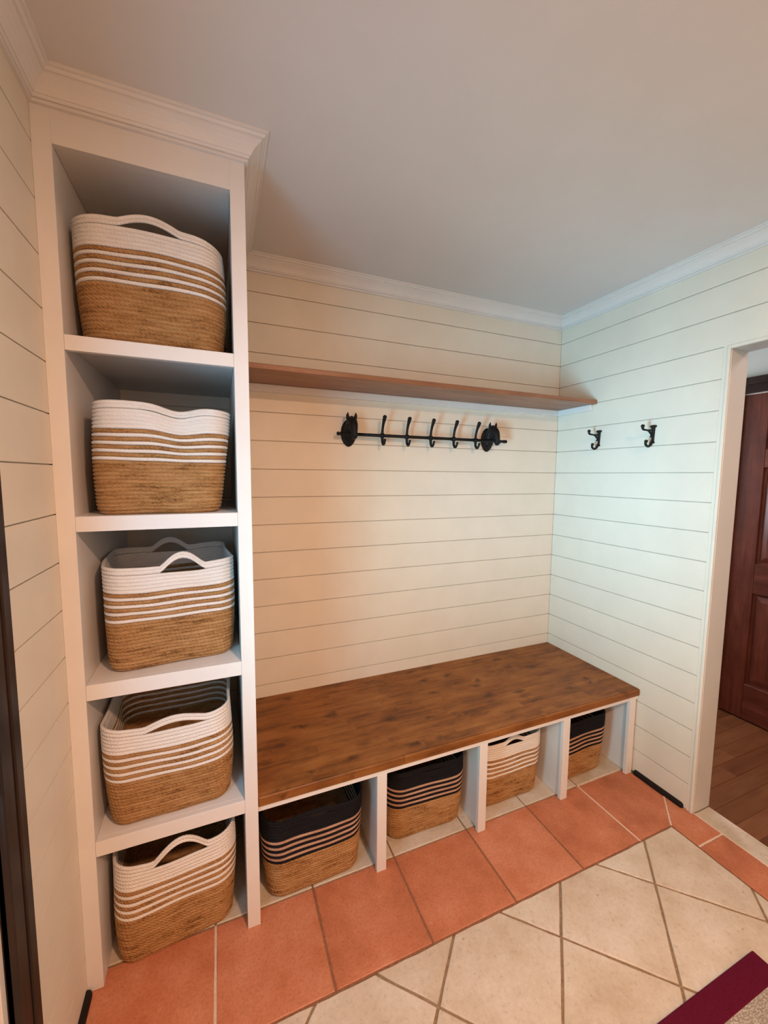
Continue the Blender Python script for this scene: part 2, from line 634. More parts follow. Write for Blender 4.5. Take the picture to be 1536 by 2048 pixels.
# doorway trim in the right wall: flat strip with a bead and the lined jamb
t4 = structure(MB().box(-.0005, .012, CAS - .0165, CAS, 0, OPEN_Z + .016, .0012).build('trim_4', M['plank_paint']))
MB().box(-.004, .006, -0.8885, CAS - .0150, 0, OPEN_Z + .0145, .002).build('corner_bead', M['plank_paint'], t4)
MB().box(-.004, .006, -1.80, -0.8885, OPEN_Z, OPEN_Z + .0145, .002).build('corner_bead', M['plank_paint'], t4)
MB().box(-.004, .006, -1.822, -1.80, 0, OPEN_Z + .0145, .002).build('corner_bead', M['plank_paint'], t4)
t5 = structure(MB().box(.0055, .122, -0.8895, -0.875, 0, OPEN_Z + .012, .0015).build('trim_5', M['shaded_white_paint']))
MB().box(.0055, .122, -1.80, -0.8895, OPEN_Z, OPEN_Z + .012, .001).build('head_jamb', M['shaded_white_paint'], t5)
MB().box(.0055, .122, -1.815, -1.80, 0, OPEN_Z + .012, .0015).build('side_jamb', M['shaded_white_paint'], t5)

# dark shoe mouldings on the floor
for nm, x, s, y0, y1 in (('baseboard_right', 0, -1, -.852, -.6165), ('baseboard_left', -W, 1, -.923, -.628)):
    mb = MB()
    pr = [(0, 0), (.015, 0), (.015, .006), (.0135, .0125), (.010, .0175), (.005, .0195), (0, .020)]
    n = len(pr)
    ys = [(y0, .6), (y0 + .004, .9), (y0 + .010, 1), (y1 - .010, 1), (y1 - .004, .9), (y1, .6)]
    for yy, k in ys:
        for d, h in pr:
            mb.v.append((x + s * d * k, yy, .001 + h * k))
    for i in range(len(ys) - 1):
        for j in range(n):
            a, b = i * n + j, i * n + (j + 1) % n
            mb.f.append((a, b, b + n, a + n))
    mb.f.append(tuple(range(n)))
    mb.f.append(tuple(range((len(ys) - 1) * n, len(ys) * n)))
    structure(mb.build(nm, M['shoe']))

# left wall: dark stained door casing (stepped moulding) and a white glazed door
t6 = structure(MB().box(-W - .002, -W + .012, DY0, LC, 0, 2.145, .002).build('trim_6', M['casing_wood']))
for y0, y1, d in ((LC - .014, LC, .0125), (LC - .040, LC - .016, .0165), (LC - .086, LC - .046, .0145), (DY0, DY0 + .026, .021)):
    MB().box(-W, -W + d, y0, y1, 0, 2.15 - (LC - y1), .0025).build('casing_bead', M['casing_wood'], t6)
MB().box(-W - .1, -W + .001, DY0 - .018, DY0 - .0005, 0, 2.05, .001).build('side_jamb', M['white_paint'], t6)
MB().box(-W, -W + .02, DY1 - .115, DY0, 2.05, 2.145, .002).build('head_casing', M['casing_wood'], t6)
MB().box(-W, -W + .02, DY1 - .115, DY1, 0, 2.05, .002).build('side_casing', M['casing_wood'], t6)

DE = DY0 - .016
door2 = structure(empty('door_2', (-W + .003, DE, 0)))
DXa, DXb = -.05, -.008


def dbox(name, y0, y1, z0, z1, m=M['white_paint'], x0=DXa, x1=DXb, c=.003):
    o = MB().box(x0, x1, y0 - DE, y1 - DE, z0, z1, c).build(name, m, door2)
    return o


dbox('stile', DE - .045, DE - .003, .01, 2.045)
dbox('stile', DY1 + .003, DY1 + .10, .01, 2.045)
dbox('rail', DY1 + .10, DE - .045, .01, .85)
dbox('rail', DY1 + .10, DE - .045, 2.0, 2.045)
dbox('pane', DY1 + .10, DE - .045, .85, 2.0, M['glass'], -.032, -.026, 0)
for zc in (.22, .973, 1.80):
    h = MB().box(-.0075, .004, -.030, -.002, zc - .052, zc + .052, .001)
    h.tube([(.004, -.003, zc - .055), (.004, -.003, zc + .055)], .006, 10)
    h.build('hinge', M['nickel'], door2)

# hall beyond the doorway
wall_hall = structure(MB().box(HX, HX + .1, YF, -1.36, 0, CEIL).box(HX, HX + .1, -1.36, -.424, 2.035, CEIL).box(HX, HX + .1, -.424, .7, 0, CEIL).build('wall_hall', M['hall_paint']))
structure(MB().box(.118, HX + .1, .5, .6, 0, CEIL).build('wall_hall_end', M['hall_paint']))
structure(MB().box(.118, HX + .1, YF - .1, YF, 0, CEIL).build('wall_hall_front', M['hall_paint']))
structure(MB().box(.118, .16, 0.0, .6, 0, CEIL).build('wall_hall_side', M['hall_paint']))
door1 = structure(empty('door_1', (HX, -.44, 0)))
XF = 0.004   # face, local x


def pbox(name, y0, y1, z0, z1, m=None, x0=XF, x1=XF + .04, c=.002, par=door1):
    return MB().box(x0, x1, y0 + .44, y1 + .44, z0, z1, c).build(name, m or M['door_wood'], par)


Y0, Y1 = -.424, -1.352
ZR = [(0.008, .2314), (.8085, .9925), (1.573, 1.6816), (1.909, 2.0165)]
pbox('stile', -.549, Y0, .008, 2.0165)
pbox('stile', Y1, Y1 + .107, .008, 2.0165)
pbox('centre_stile', -.945, -.849, .2314, 1.909)
for z0, z1 in ZR:
    pbox('rail', Y1 + .1072, -.5492, z0, z1, M['door_wood_h'])
for (ya, yb) in ((-.849, -.549), (-1.245, -.945)):
    for (za, zb) in ((.2314, .8085), (.9925, 1.573), (1.6816, 1.909)):
        # raised field panel: recessed groove, sloped bevel, proud field
        v, f = [], []
        rings = [(0.0, .018), (.012, .020), (.014, .016), (.046, .005)]
        for ins, dx in rings:
            v += [(XF + dx, yy + .44, zz) for yy, zz in ((ya + ins, za + ins), (yb - ins, za + ins), (yb - ins, zb - ins), (ya + ins, zb - ins))]
        for i in range(3):
            for k in range(4):
                a, b = i * 4 + k, i * 4 + (k + 1) % 4
                f.append((a, b, b + 4, a + 4))
        f.append((12, 13, 14, 15))
        link_mesh('panel', v, f, M['door_wood'], door1)
dc = structure(MB().box(HX - .022, HX, -1.45, -.345, 2.0195, 2.108, .004).build('trim_7', M['casing_wood']))
MB().box(HX - .034, HX - .020, -1.45, -.345, 2.070, 2.112, .004).build('head_bead', M['casing_wood'], dc)
MB().box(HX - .022, HX, -.4255, -.330, 0, 2.0195, .004).build('side_casing', M['casing_wood'], dc)
MB().box(HX - .022, HX, -1.45, -1.355, 0, 2.0195, .004).build('side_casing', M['casing_wood'], dc)
MB().box(HX - .004, HX + .01, -1.355, -.425, 2.012, 2.0195, .001).build('head_strip', M['shaded_white_paint'], dc)

# ------------------------------------------------------------------ floor
floor = structure(MB().box(-W - .1, .118, YF - .1, .1, -.06, -.0045).build('floor', M['grout']))
hall_floor = structure(MB().box(.118, HX + .1, YF - .1, .6, -.06, -.014).build('floor_hall', M['void']))
yy = .5
k = 0
while yy > YF:
    y2 = yy - .083
    xs = [.118 + random.choice((.35, .5, .62, .75))]
    for xa, xb in ((.1185, xs[0]), (xs[0], HX + .02)):
        MB().box(xa + .0004, xb - .0004, y2 + .0006, yy - .0004, -.014, -.002, .0012).build('floorboard', M['hall_wood'], hall_floor)
    yy = y2


def clip(poly, a, b, c):
    """keep a*x+b*y<=c"""
    out = []
    for i in range(len(poly)):
        p, q = poly[i], poly[(i + 1) % len(poly)]
        dp, dq = a * p[0] + b * p[1] - c, a * q[0] + b * q[1] - c
        if dp <= 0:
            out.append(p)
        if dp * dq < 0:
            t = dp / (dp - dq)
            out.append((p[0] + (q[0] - p[0]) * t, p[1] + (q[1] - p[1]) * t))
    return out


def area(poly):
    return 0.5 * sum(poly[i][0] * poly[(i + 1) % len(poly)][1] - poly[(i + 1) % len(poly)][0] * poly[i][1] for i in range(len(poly)))


def inset(poly, d):
    """move each edge of a convex ccw polygon inwards"""
    out = poly
    n = len(poly)
    for i in range(n):
        p, q = poly[i], poly[(i + 1) % n]
        ex, ey = q[0] - p[0], q[1] - p[1]
        L = math.hypot(ex, ey)
        if L < 1e-6:
            continue
        nx, ny = ey / L, -ex / L      # outward
        out = clip(out, nx, ny, nx * p[0] + ny * p[1] - d)
        if len(out) < 3:
            return []
    return out


def tile(poly, gap, name, m, jit=0.0, top=0.0, sub=1):
    if area(poly) < 0:
        poly = poly[::-1]
    poly = inset(poly, gap)
    if len(poly) < 3 or abs(area(poly)) < 4e-4:
        return
    pts = []
    for i in range(len(poly)):
        p, q = poly[i], poly[(i + 1) % len(poly)]
        L = math.hypot(q[0] - p[0], q[1] - p[1])
        if L < .002:
            continue
        ns = max(1, min(sub, int(L / .03)))
        for k in range(ns):
            t = k / ns
            j = jit if 0 < k else jit * .6
            pts.append((p[0] + (q[0] - p[0]) * t + random.uniform(-j, j), p[1] + (q[1] - p[1]) * t + random.uniform(-j, j)))
    n = len(pts)
    cx, cy = sum(p[0] for p in pts) / n, sum(p[1] for p in pts) / n
    v = [(x, y, -.006) for x, y in pts] + [(x, y, top - .0018) for x, y in pts]
    for x, y in pts:
        d = math.hypot(x - cx, y - cy)
        s = max(0, 1 - .0025 / d)
        v.append((cx + (x - cx) * s, cy + (y - cy) * s, top))
    f = []
    for r in (0, 1):
        for i in range(n):
            a, b = r * n + i, r * n + (i + 1) % n
            f.append((a, b, b + n, a + n))
    f.append(tuple(range(2 * n, 3 * n)))
    link_mesh(name, v, f, m, floor)


TJ = [-W - .02, -1.981, -1.6525, -1.328, -.990, -.666, -.346]
YB, YT = -.573, -.8925
XS = -.1490
# beige stone behind the border (under the bench and the tower)
for i in range(len(TJ)):
    xa = TJ[i]
    xb = TJ[i + 1] if i + 1 < len(TJ) else .0
    for ya, yb in ((YB, -.246), (-.246, .0)):
        tile([(xa, ya), (xb, ya), (xb, yb), (xa, yb)], .003, 'stone_tile', M['stone'], .0006, 0, 3)
# terracotta border
for i in range(len(TJ) - 1):
    tile([(TJ[i], YT), (TJ[i + 1], YT), (TJ[i + 1], YB), (TJ[i], YB)], .0034, 'terracotta_tile', M['terracotta'], .0007, random.uniform(-.0006, .0006), 4)
tile([(TJ[-1], YT), (XS, YT), (-.012, -.772), (-.012, YB), (TJ[-1], YB)], .0034, 'terracotta_tile', M['terracotta'], .0006, 0, 4)
XT = .0125
tile([(XS, YT), (XS, -1.000), (XT, -1.000), (XT, -.750)], .0034, 'terracotta_tile', M['terracotta'], .0006, 0, 4)
ya = -1.000
while ya > YF:
    yb = max(ya - .327, YF)
    tile([(XS, yb), (XT, yb), (XT, ya), (XS, ya)], .0034, 'terracotta_tile', M['terracotta'], .0007, 0, 4)
    ya = yb
# stone threshold
ya = -.889
for yb in (-1.34, -1.80):
    tile([(XT, yb), (.117, yb), (.117, ya), (XT, ya)], .0022, 'threshold_stone', M['stone'], .0005, .001, 4)
    ya = yb
# diagonal field
H = .2313
x0, y0 = -.929, -1.033
for a in range(-8, 9):
    for b in range(-12, 6):
        if (a + b) % 2 == 0:
            continue
        cx, cy = x0 + a * H, y0 + b * H
        poly = [(cx - H, cy), (cx, cy - H), (cx + H, cy), (cx, cy + H)]
        for q in ((0, 1, YT), (1, 0, XS), (-1, 0, W + .02), (0, -1, -YF)):
            poly = clip(poly, *q)
            if len(poly) < 3:
                break
        if len(poly) >= 3:
            tile(poly, .0040, 'stone_tile', M['stone'], .0011, random.uniform(-.0007, .0007), 6)


def grout_line(p, q, w, m, z=-.0012):
    dx, dy = q[0] - p[0], q[1] - p[1]
    L = math.hypot(dx, dy)
    nx, ny = -dy / L * w / 2, dx / L * w / 2
    n = max(2, int(L / .03))
    v, f = [], []
    for i in range(n + 1):
        t = i / n
        k = 1 + random.uniform(-.12, .12)
        x, y = p[0] + dx * t, p[1] + dy * t
        for s in (-1, 1):
            v += [(x + s * nx * k, y + s * ny * k, -.0055), (x + s * nx * k, y + s * ny * k, z)]
    for i in range(n):
        a = i * 4
        f += [(a + 1, a + 5, a + 7, a + 3), (a, a + 4, a + 5, a + 1), (a + 2, a + 3, a + 7, a + 6)]
    f += [(0, 1, 3, 2), (n * 4, n * 4 + 2, n * 4 + 3, n * 4 + 1)]
    link_mesh('grout_line', v, f, m, floor)


for p, q, m in (((TJ[1], YT), (TJ[1], YB), 'white_grout'), ((TJ[6], YT), (TJ[6], YB), 'white_grout'), ((XS, YT), (-.012, -.772), 'white_grout'), ((XT, -.885), (XT, -1.80), 'white_grout'),
                ((XS, -1.0), (XT, -1.0), 'white_grout'), ((TJ[6], YB), (-.012, YB), 'white_grout'),
                ((TJ[2], YT), (TJ[2], YB), 'red_grout'), ((TJ[3], YT), (TJ[3], YB), 'red_grout'), ((TJ[4], YT), (TJ[4], YB), 'red_grout'), ((TJ[5], YT), (TJ[5], YB), 'red_grout'),
                ((-W, YT), (XS, YT), 'red_grout'), ((XS, YT), (XS, YF), 'red_grout')):
    grout_line(p, q, .0072, M[m], -.0012 if abs(p[0] - q[0]) < 1e-6 else -.0017)

# ------------------------------------------------------------------ tower of open cubbies
tower = thing('storage_tower', 'tall white built-in tower of five open cubbies with crown moulding', 'cabinet', (-2.083, -CD, 0))
T0 = Vector((-2.083, -CD, 0))


def tbox(name, x0, x1, y0, y1, z0, z1, c=.0006, par=None):
    return MB().box(x0 - T0.x, x1 - T0.x, y0 - T0.y, y1 - T0.y, z0, z1, c).build(name, M['white_paint'], par or tower)


FX0, FX1 = -2.2843, -1.8811      # opening
FF = -CD + .019                   # back of the face frame
tbox('stile', -W + .0001, FX0, -CD, FF, 0.001, CEIL - .001)
tbox('stile', FX1, CX0, -CD, FF, 0.001, CEIL - .001)
tbox('header', FX0 - .0002, FX1 + .0002, -CD + .0001, FF, 2.3027, CEIL - .001)
tbox('side_panel', FX1 + .0005, CX0 - .001, FF, -.0005, 0.001, CEIL - .001)
tbox('side_panel', -W + .0015, FX0 - .0005, FF, -.0005, 0.001, CEIL - .001)
tbox('top_panel', FX0, FX1, FF, -.0005, 2.303, 2.321)
SH = [(1.8567, 1.8187), (1.3922, 1.3515), (.9263, .8821), (.4598, .4152)]
for zt, zb in SH:
    s = tbox('shelf', FX0, FX1, FF - .0002, -.0005, zt - .019, zt)
    tbox('shelf_rail', FX0 + .0003, FX1 - .0003, -CD + .0003, FF, zb, zt + .0002, .0008, s)
crown('crown_moulding', (-W - T0.x, -CD - T0.y), (CX0 - T0.x, -CD - T0.y), (1, -1), (1, -1), tower)
crown('crown_moulding', (CX0 - T0.x, -CD - T0.y), (CX0 - T0.x, 0 - T0.y), (1, -1), (1, -1), tower)

# ------------------------------------------------------------------ bench
bench = thing('bench', 'built-in bench with stained wood top over four open white cubbies', 'bench', (-.92, -.61, 0))
B0 = Vector((-.92, -.61, 0))
BZ, BT, BD = .4476, .0334, .6181


def bbox(name, x0, x1, y0, y1, z0, z1, m, c=.0012, par=None):
    return MB().box(x0 - B0.x, x1 - B0.x, y0 - B0.y, y1 - B0.y, z0, z1, c).build(name, m, par or bench)


top = bbox('bench_top', CX0 + .001, -.0015, -BD + .010, -.0005, BZ - BT, BZ - .010, M['bench_wood'], .001)
nrow = 14
rw = (BD - .0105 - .0005) / nrow
for r in range(nrow):
    ya = -.0005 - r * rw
    yb = ya - rw
    x = CX0 + .001
    first = True
    while x < -.0016:
        L = random.uniform(.22, .52) if not first else random.uniform(.1, .5)
        first = False
        x2 = min(x + L, -.0015)
        if -.0015 - x2 < .07:
            x2 = -.0015
        bbox('stave', x, x2, yb + .00008, ya - .00008, BZ - .0102, BZ + random.uniform(-.00008, .00004), M['bench_wood'], .00035, top)
        x = x2
# nosing along the front, in three lengths with a rounded edge
for xa, xb in ((CX0 + .001, -1.31), (-1.31, -.62), (-.62, -.0015)):
    bbox('nosing', xa + .0001, xb - .0001, -BD, -BD + .0108, BZ - BT, BZ, M['bench_wood'], .003, top)
DV = [-1.3768, -.9181, -.4555]
for xr in DV:
    d = bbox('divider', xr - .039, xr, -.6105, -.5920, 0.001, .3945, M['white_paint'])
    bbox('partition', xr - .029, xr - .010, -.592, -.0005, .001, .3945, M['white_paint'], .001, d)
d = bbox('divider', -.056, -.0150, -.6105, -.592, .001, .3945, M['white_paint'])
bbox('partition', -.036, -.0150, -.592, -.0005, .001, .3945, M['white_paint'], .001, d)
bbox('scribe_strip', -.0150, -.0010, -.600, -.560, .001, .3945, M['white_paint'], .001, d)
bbox('apron', CX0 + .001, -.0015, -.6110, -.592, .3945, BZ - BT, M['white_paint'])
bbox('deck', CX0 + .001, -.0015, -.592, -.0005, .3985, BZ - BT, M['white_paint'])

# ------------------------------------------------------------------ wall shelf
shelf = thing('wall_shelf', 'long stained wood wall shelf on white cleats above the hook rail', 'shelf', (-.92, 0, 1.9076))
S0 = Vector((-.92, 0, 1.9076))


def sbox(name, x0, x1, y0, y1, z0, z1, m, c):
    return MB().box(x0 - S0.x, x1 - S0.x, y0 - S0.y, y1 - S0.y, z0 - S0.z, z1 - S0.z, c).build(name, m, shelf)


sbox('board', CX0 + .001, -.0008, -.275, -.0005, 1.9076, 1.929, M['shelf_wood'], .002)
sbox('cleat', CX0 + .001, -.0008, -.019, -.0005, 1.8752, 1.9075, M['white_paint'], .0015)
sbox('cleat', -.019, -.0008, -.249, -.0192, 1.8752, 1.9075, M['white_paint'], .0015)

# ------------------------------------------------------------------ coat rack with two horse heads and five hooks
rack = thing('coat_rack', 'black iron hook rail with two horse heads and five hooks under wall shelf', 'coat rack', (-.93, 0, 1.703))
R0 = Vector((-.93, 0, 1.703))


def rel(o, p):
    return (p[0] - o.x, p[1] - o.y, p[2] - o.z)


BYY = -.050
BARZ = 1.703
bar = MB()
bar.tube([rel(R0, (-1.382, BYY, BARZ)), rel(R0, (-.452, BYY, BARZ))], .0078, 14)
smooth_obj(bar.build('bar', M['iron'], rack))
for xe, s in ((-1.382, -1), (-.452, 1)):
    mb = MB()
    mb.tube([rel(R0, (xe, BYY, BARZ)), rel(R0, (xe + s * .006, BYY, BARZ)), rel(R0, (xe + s * .008, BYY, BARZ)), rel(R0, (xe + s * .013, BYY, BARZ)), rel(R0, (xe + s * .015, BYY, BARZ)), rel(R0, (xe + s * .021, BYY, BARZ)),
             rel(R0, (xe + s * .027, BYY, BARZ)), rel(R0, (xe + s * .030, BYY, BARZ))], [.006, .006, .0095, .0095, .0065, .0095, .0085, .004], 14)
    smooth_obj(mb.build('finial', M['iron'], rack))
for xp in (-1.3400, -.5235):
    # pointed oval back plate
    mb = MB()
    n = 28
    rings = [(1.0, 0.0), (1.0, -.007), (.94, -.010), (.80, -.0105), (.76, -.0125), (.45, -.0150)]
    for s, y in rings:
        for k in range(n):
            w = 2 * PI * k / n
            cx, cz = math.cos(w), math.sin(w)
            px = .0385 * cx * (abs(cx) ** .05)
            pz = .0660 * cz * (1.0 - .06 * abs(cx))
            mb.v.append(rel(R0, (xp + px * s, y - .0002, 1.7118 + pz * s)))
    for i in range(len(rings) - 1):
        for k in range(n):
            a, b = i * n + k, i * n + (k + 1) % n
            mb.f.append((a, a + n, b + n, b))
    mb.f.append(tuple(range((len(rings) - 1) * n, len(rings) * n)))
    mb.f.append(tuple(range(n))[::-1])
    pl = mb.build('back_plate', M['iron'], rack)
    pl.data.shade_smooth()
    # horse head: neck rising out of the plate, long face turned down, muzzle, ears, mane
    hd = MB()
    q = lambda x, y, z: rel(R0, (xp + x, y, z))
    hd.tube([q(0, -.006, 1.694), q(0, -.020, 1.714), q(0, -.034, 1.740), q(0, -.048, 1.757), q(0, -.066, 1.758), q(0, -.083, 1.738), q(0, -.094, 1.710), q(0, -.097, 1.690), q(0, -.093, 1.680)],
            [.034, .031, .027, .0245, .0240, .0215, .0165, .0145, .0090], 16, True, (.98, 1, 1), 3)
    hd.ball(q(0, -.096, 1.690), .0152, 12, 8, (1, .9, 1))
    for s in (-1, 1):
        hd.ball(q(s * .0190, -.076, 1.744), .0055, 8, 6)
        hd.ball(q(s * .0085, -.108, 1.688), .0042, 8, 6)
        hd.ball(q(s * .0140, -.064, 1.730), .0130, 10, 6, (.7, 1, 1.15))
    hobj = hd.build('horse_head', M['iron'], rack)
    hobj.data.shade_smooth()
    for s in (-1, 1):
        e = MB()
        e.tube([q(s * .0150, -.052, 1.768), q(s * .0185, -.053, 1.780), q(s * .0205, -.056, 1.792), q(s * .0195, -.060, 1.804)], [.0090, .0096, .0068, .0010], 8, True, (1, .7, 1))
        smooth_obj(e.build('ear', M['iron'], hobj))
    mn = MB()
    mn.tube([q(0, -.070, 1.778), q(0, -.052, 1.782), q(0, -.036, 1.771), q(0, -.022, 1.750), q(0, -.012, 1.730)], [.004, .0075, .0100, .0100, .007], 8, True, None, 3)
    smooth_obj(mn.build('mane', M['iron'], hobj))
for xh in (-1.180, -1.046, -.909, -.770, -.632):
    mb = MB()
    q = lambda y, z: rel(R0, (xh, y, z))
    mb.tube([q(-.049, 1.700), q(-.050, 1.718), q(-.054, 1.738), q(-.063, 1.760), q(-.073, 1.776), q(-.079, 1.787)], [.0085, .0066, .0062, .0070, .0086, .0096], 10, True, None, 4)
    mb.ball(q(-.0805, 1.789), .0102, 12, 8)
    mb.tube([q(-.049, 1.706), q(-.050, 1.690), q(-.052, 1.672), q(-.060, 1.661), q(-.072, 1.661), q(-.081, 1.671), q(-.084, 1.679)], [.0085, .0072, .0068, .0068, .0062, .0056, .0058], 10, True, None, 4)
    mb.ball(q(-.0845, 1.680), .0064, 10, 6)
    mb.tube([rel(R0, (xh - .009, BYY, BARZ)), rel(R0, (xh + .009, BYY, BARZ))], .0112, 12)
    smooth_obj(mb.build('hook', M['iron'], rack))

# ------------------------------------------------------------------ two small double hooks on the right wall
for yh, zc, lab in ((-.298, 1.7185, 'small black double hook on white wall nearest to the end of the wood shelf'), (-.595, 1.7135, 'small black double hook on white wall between other wall hook and doorway')):
    o = thing('wall_hook', lab, 'hook', (0, yh, zc), group='double hooks on the plank wall')
    b = MB()
    # half-round column with flared cap and foot, against the wall
    ring = [(-.0425, .0070), (-.040, .0098), (-.036, .0098), (-.033, .0065), (-.020, .0068), (.010, .0080), (.030, .0092), (.0335, .0100), (.0345, .0150), (.0405, .0158), (.0435, .0120)]
    n = 14
    for z, r in ring:
        for k in range(n):
            w = -PI / 2 + PI * k / (n - 1)
            b.v.append((-math.cos(w) * r - .0003, math.sin(w) * r, z))
    for i in range(len(ring) - 1):
        for k in range(n):
            a, c = i * n + k, i * n + (k + 1) % n
            b.f.append((a, c, c + n, a + n))
    b.f.append(tuple(range(n))[::-1])
    b.f.append(tuple(range((len(ring) - 1) * n, len(ring) * n)))
    smooth = b.build('back_plate', M['iron'], o)
    smooth.data.shade_smooth()
    u = MB()
    u.tube([(-.004, 0, -.008), (-.018, 0, .004), (-.034, 0, .016), (-.052, 0, .019), (-.068, 0, .020), (-.077, 0, .026), (-.078, 0, .033)], [.0052, .0050, .0047, .0045, .0050, .0058, .0058], 10, True, None, 4)
    u.tube([(-.006, 0, .017), (-.022, 0, .020), (-.040, 0, .019)], [.0042, .0038, .0036], 8, True, None, 3)
    u.ball((-.0775, 0, .036), .0085, 12, 8)
    u.ball((-.0165, 0, -.010), .0050, 10, 6)
    smooth_obj(u.build('upper_prong', M['iron'], o))
    l = MB()
    l.tube([(-.006, 0, -.030), (-.014, 0, -.046), (-.026, 0, -.056), (-.040, 0, -.055), (-.050, 0, -.046), (-.049, 0, -.036)], [.0058, .0060, .0058, .0056, .0056, .0056], 10, True, None, 4)
    l.ball((-.0475, 0, -.034), .0082, 12, 8)
    smooth_obj(l.build('lower_prong', M['iron'], o))

# ------------------------------------------------------------------ baskets
NP = 132
ROWS = 29
ROWH = .0107


def rr_path(a, b, rc, n=NP):
    """rounded rectangle, n points by arc length, starting at the middle of the front (y = -b), going to +x"""
    rc = min(rc, a * .95, b * .95)
    segs = [('l', (0, -b), (a - rc, -b)), ('a', (a - rc, -b + rc), -PI / 2), ('l', (a, -b + rc), (a, b - rc)), ('a', (a - rc, b - rc), 0), ('l', (a - rc, b), (-a + rc, b)),
            ('a', (-a + rc, b - rc), PI / 2), ('l', (-a, b - rc), (-a, -b + rc)), ('a', (-a + rc, -b + rc), PI), ('l', (-a + rc, -b), (0, -b))]
    lens = [math.hypot(s[2][0] - s[1][0], s[2][1] - s[1][1]) if s[0] == 'l' else rc * PI / 2 for s in segs]
    tot = sum(lens)
    out = np.zeros((n, 2))
    nor = np.zeros((n, 2))
    for i in range(n):
        d = tot * i / n
        k = 0
        while k < len(segs) - 1 and d > lens[k]:
            d -= lens[k]
            k += 1
        s = segs[k]
        t = d / lens[k]
        if s[0] == 'l':
            p = (s[1][0] + (s[2][0] - s[1][0]) * t, s[1][1] + (s[2][1] - s[1][1]) * t)
            e = (s[2][0] - s[1][0], s[2][1] - s[1][1])
            L = math.hypot(*e)
            nn = (e[1] / L, -e[0] / L)
        else:
            w = s[2] + t * PI / 2
            nn = (math.cos(w), math.sin(w))
            p = (s[1][0] + rc * nn[0], s[1][1] + rc * nn[1])
        out[i] = p
        nor[i] = nn
    return out, nor, tot


